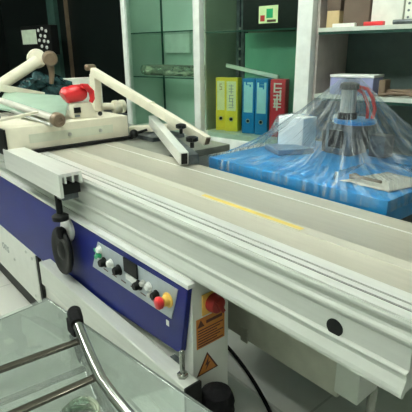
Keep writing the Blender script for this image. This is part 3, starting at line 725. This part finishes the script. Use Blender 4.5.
# ------------------------------------------------------------------ dark corner behind the carriage
wp = bmesh.new(); bmesh.ops.create_icosphere(wp, subdivisions=4, radius=1)
for v in wp.verts:
    n_ = noise.noise(v.co * 2.2) * 0.35 + noise.noise(v.co * 6) * 0.18
    v.co = v.co * (1 + n_)
    v.co.x *= 0.16; v.co.y *= 0.17; v.co.z *= 0.11
    v.co += Vector((-3.0, 1.16, 1.055))
    v.co.z = max(v.co.z, 0.872)
t_ = MB(); t_.bm.free(); t_.bm = wp
t_.build('plastic_bundle', 'plastic_dark', base=(-2.98, 1.22, 0.872), label='crumpled dark teal plastic bundle behind the beige carriage', cat='plastic bundle')
st = root('side_stand', 'dark steel stand behind the saw carrying the crumpled bundle and white sheet', 'stand', (-3.2, 1.4, 0))
MB().box(-3.6, -2.94, 1.125, 1.75, 0.84, 0.870, 0.003).build('top', 'dark_metal', st)
for x in (-3.55, -2.95):
    for y in (1.16, 1.68):
        MB().box(x - 0.02, x + 0.02, y - 0.02, y + 0.02, 0, 0.839).build('leg', 'dark_metal', st)
props(MB().box(-3.20, -3.10, 1.36, 1.62, 0.871, 1.13, 0.006).build('white_box', 'paper'), 'pale white box behind the red handle', 'box')
ctl = root('wall_control_box', 'black control box with pale screen and white round buttons on a thin pole', 'control box', cw(-5.1, 3.0, 0), TH)
MB(CF).box(-5.47, -4.82, 2.98, 3.08, 1.28, 1.60, 0.01).build('case', 'black', ctl)
MB(CF).box(-5.44, -5.12, 2.974, 2.979, 1.40, 1.56).build('screen', 'screen', ctl, 'pale green screen')
for k, (a, b) in enumerate(((-5.06, 1.545), (-4.98, 1.56), (-4.90, 1.535), (-5.02, 1.49), (-4.93, 1.48), (-5.06, 1.44), (-4.96, 1.43), (-4.88, 1.42), (-5.02, 1.375), (-4.92, 1.36))):
    MB(CF).lathe((a, 2.979, b), (0, -1, 0), [(0, 0.019), (0.012, 0.017), (0.016, 0.008)], 14).build('button', 'white', ctl)
MB(CF).cyl((-5.0, 3.03, 0.0), (-5.0, 3.03, 1.28), 0.02).build('pole', 'dark_metal', ctl)

# ------------------------------------------------------------------ glass counter at the front with a chrome ladder rack on it
GA = radians(6.5)
GM = Matrix.Translation((-1.239, 0.405, 0)) @ Matrix.Rotation(GA, 4, 'Z')
gc = root('glass_counter', 'low glass topped counter in the foreground with clear side panes', 'counter', (-1.239, 0.405, 0), GA)
MB(GM).box(0, 1.25, -1.1, 0, 0.592, 0.600, 0.001).build('glass_top', 'counter_glass', gc)
MB(GM).box(0.004, 1.24, -0.016, -0.010, 0.0, 0.5915).build('side_pane', 'side_glass', gc)
MB(GM).box(0.004, 0.010, -1.09, -0.018, 0.0, 0.5915).build('side_pane', 'side_glass', gc)

lr = root('chrome_rack', 'bent chrome tube rack with a black end cap and flat cross bars on the glass', 'rack', (-0.95, 0.3, 0.60))
LT = [(-0.998, 0.388, 0.662), (-0.955, 0.378, 0.657), (-0.892, 0.363, 0.652), (-0.822, 0.348, 0.644), (-0.754, 0.336, 0.638), (-0.702, 0.334, 0.632), (-0.652, 0.335, 0.626), (-0.55, 0.340, 0.6145), (-0.42, 0.345, 0.6145)]
MB().tube(LT, 0.0118, 18).build('tube', 'chrome', lr)
MB().tube([(-1.012, 0.393, 0.640), (-1.010, 0.392, 0.655), (-1.000, 0.390, 0.666), (-0.975, 0.383, 0.663), (-0.958, 0.378, 0.658)], [0.012, 0.017, 0.018, 0.0175, 0.016], 18).build('end_cap', 'rubber', lr, 'black rubber end cap')
LT2 = [(p[0] - 0.02, p[1] - 0.34, p[2]) for p in LT]
MB().tube(LT2, 0.0125, 18).build('tube', 'chrome', lr)
MB().bar((-0.912, 0.364, 0.640), (-0.945, 0.028, 0.640), 0.018, 0.008, bev=0.001).build('cross_bar', 'bronze', lr, 'flat bronze cross bar')
MB().bar((-0.780, 0.343, 0.630), (-0.80, 0.005, 0.630), 0.018, 0.008, bev=0.001).build('cross_bar', 'bronze', lr, 'flat bronze cross bar')
MB().box(-1.03, -0.99, 0.378, 0.405, 0.6005, 0.640).build('foot', 'rubber', lr)

# coiled clear hose on the glass
ch = MB()
pts = []
for k in range(110):
    a = k / 110 * 2 * pi * 4
    rr_ = 0.033 + 0.004 * sin(a * 1.3)
    pts.append((-0.708 + rr_ * cos(a), 0.262 + rr_ * sin(a), 0.608 + 0.007 * k / 27.5 + 0.002 * sin(a * 2.7)))
ch.tube(pts, 0.0045, 8)
props(ch.build('coiled_hose', 'roll'), 'loosely coiled clear plastic hose on the glass beside the chrome tube', 'hose')
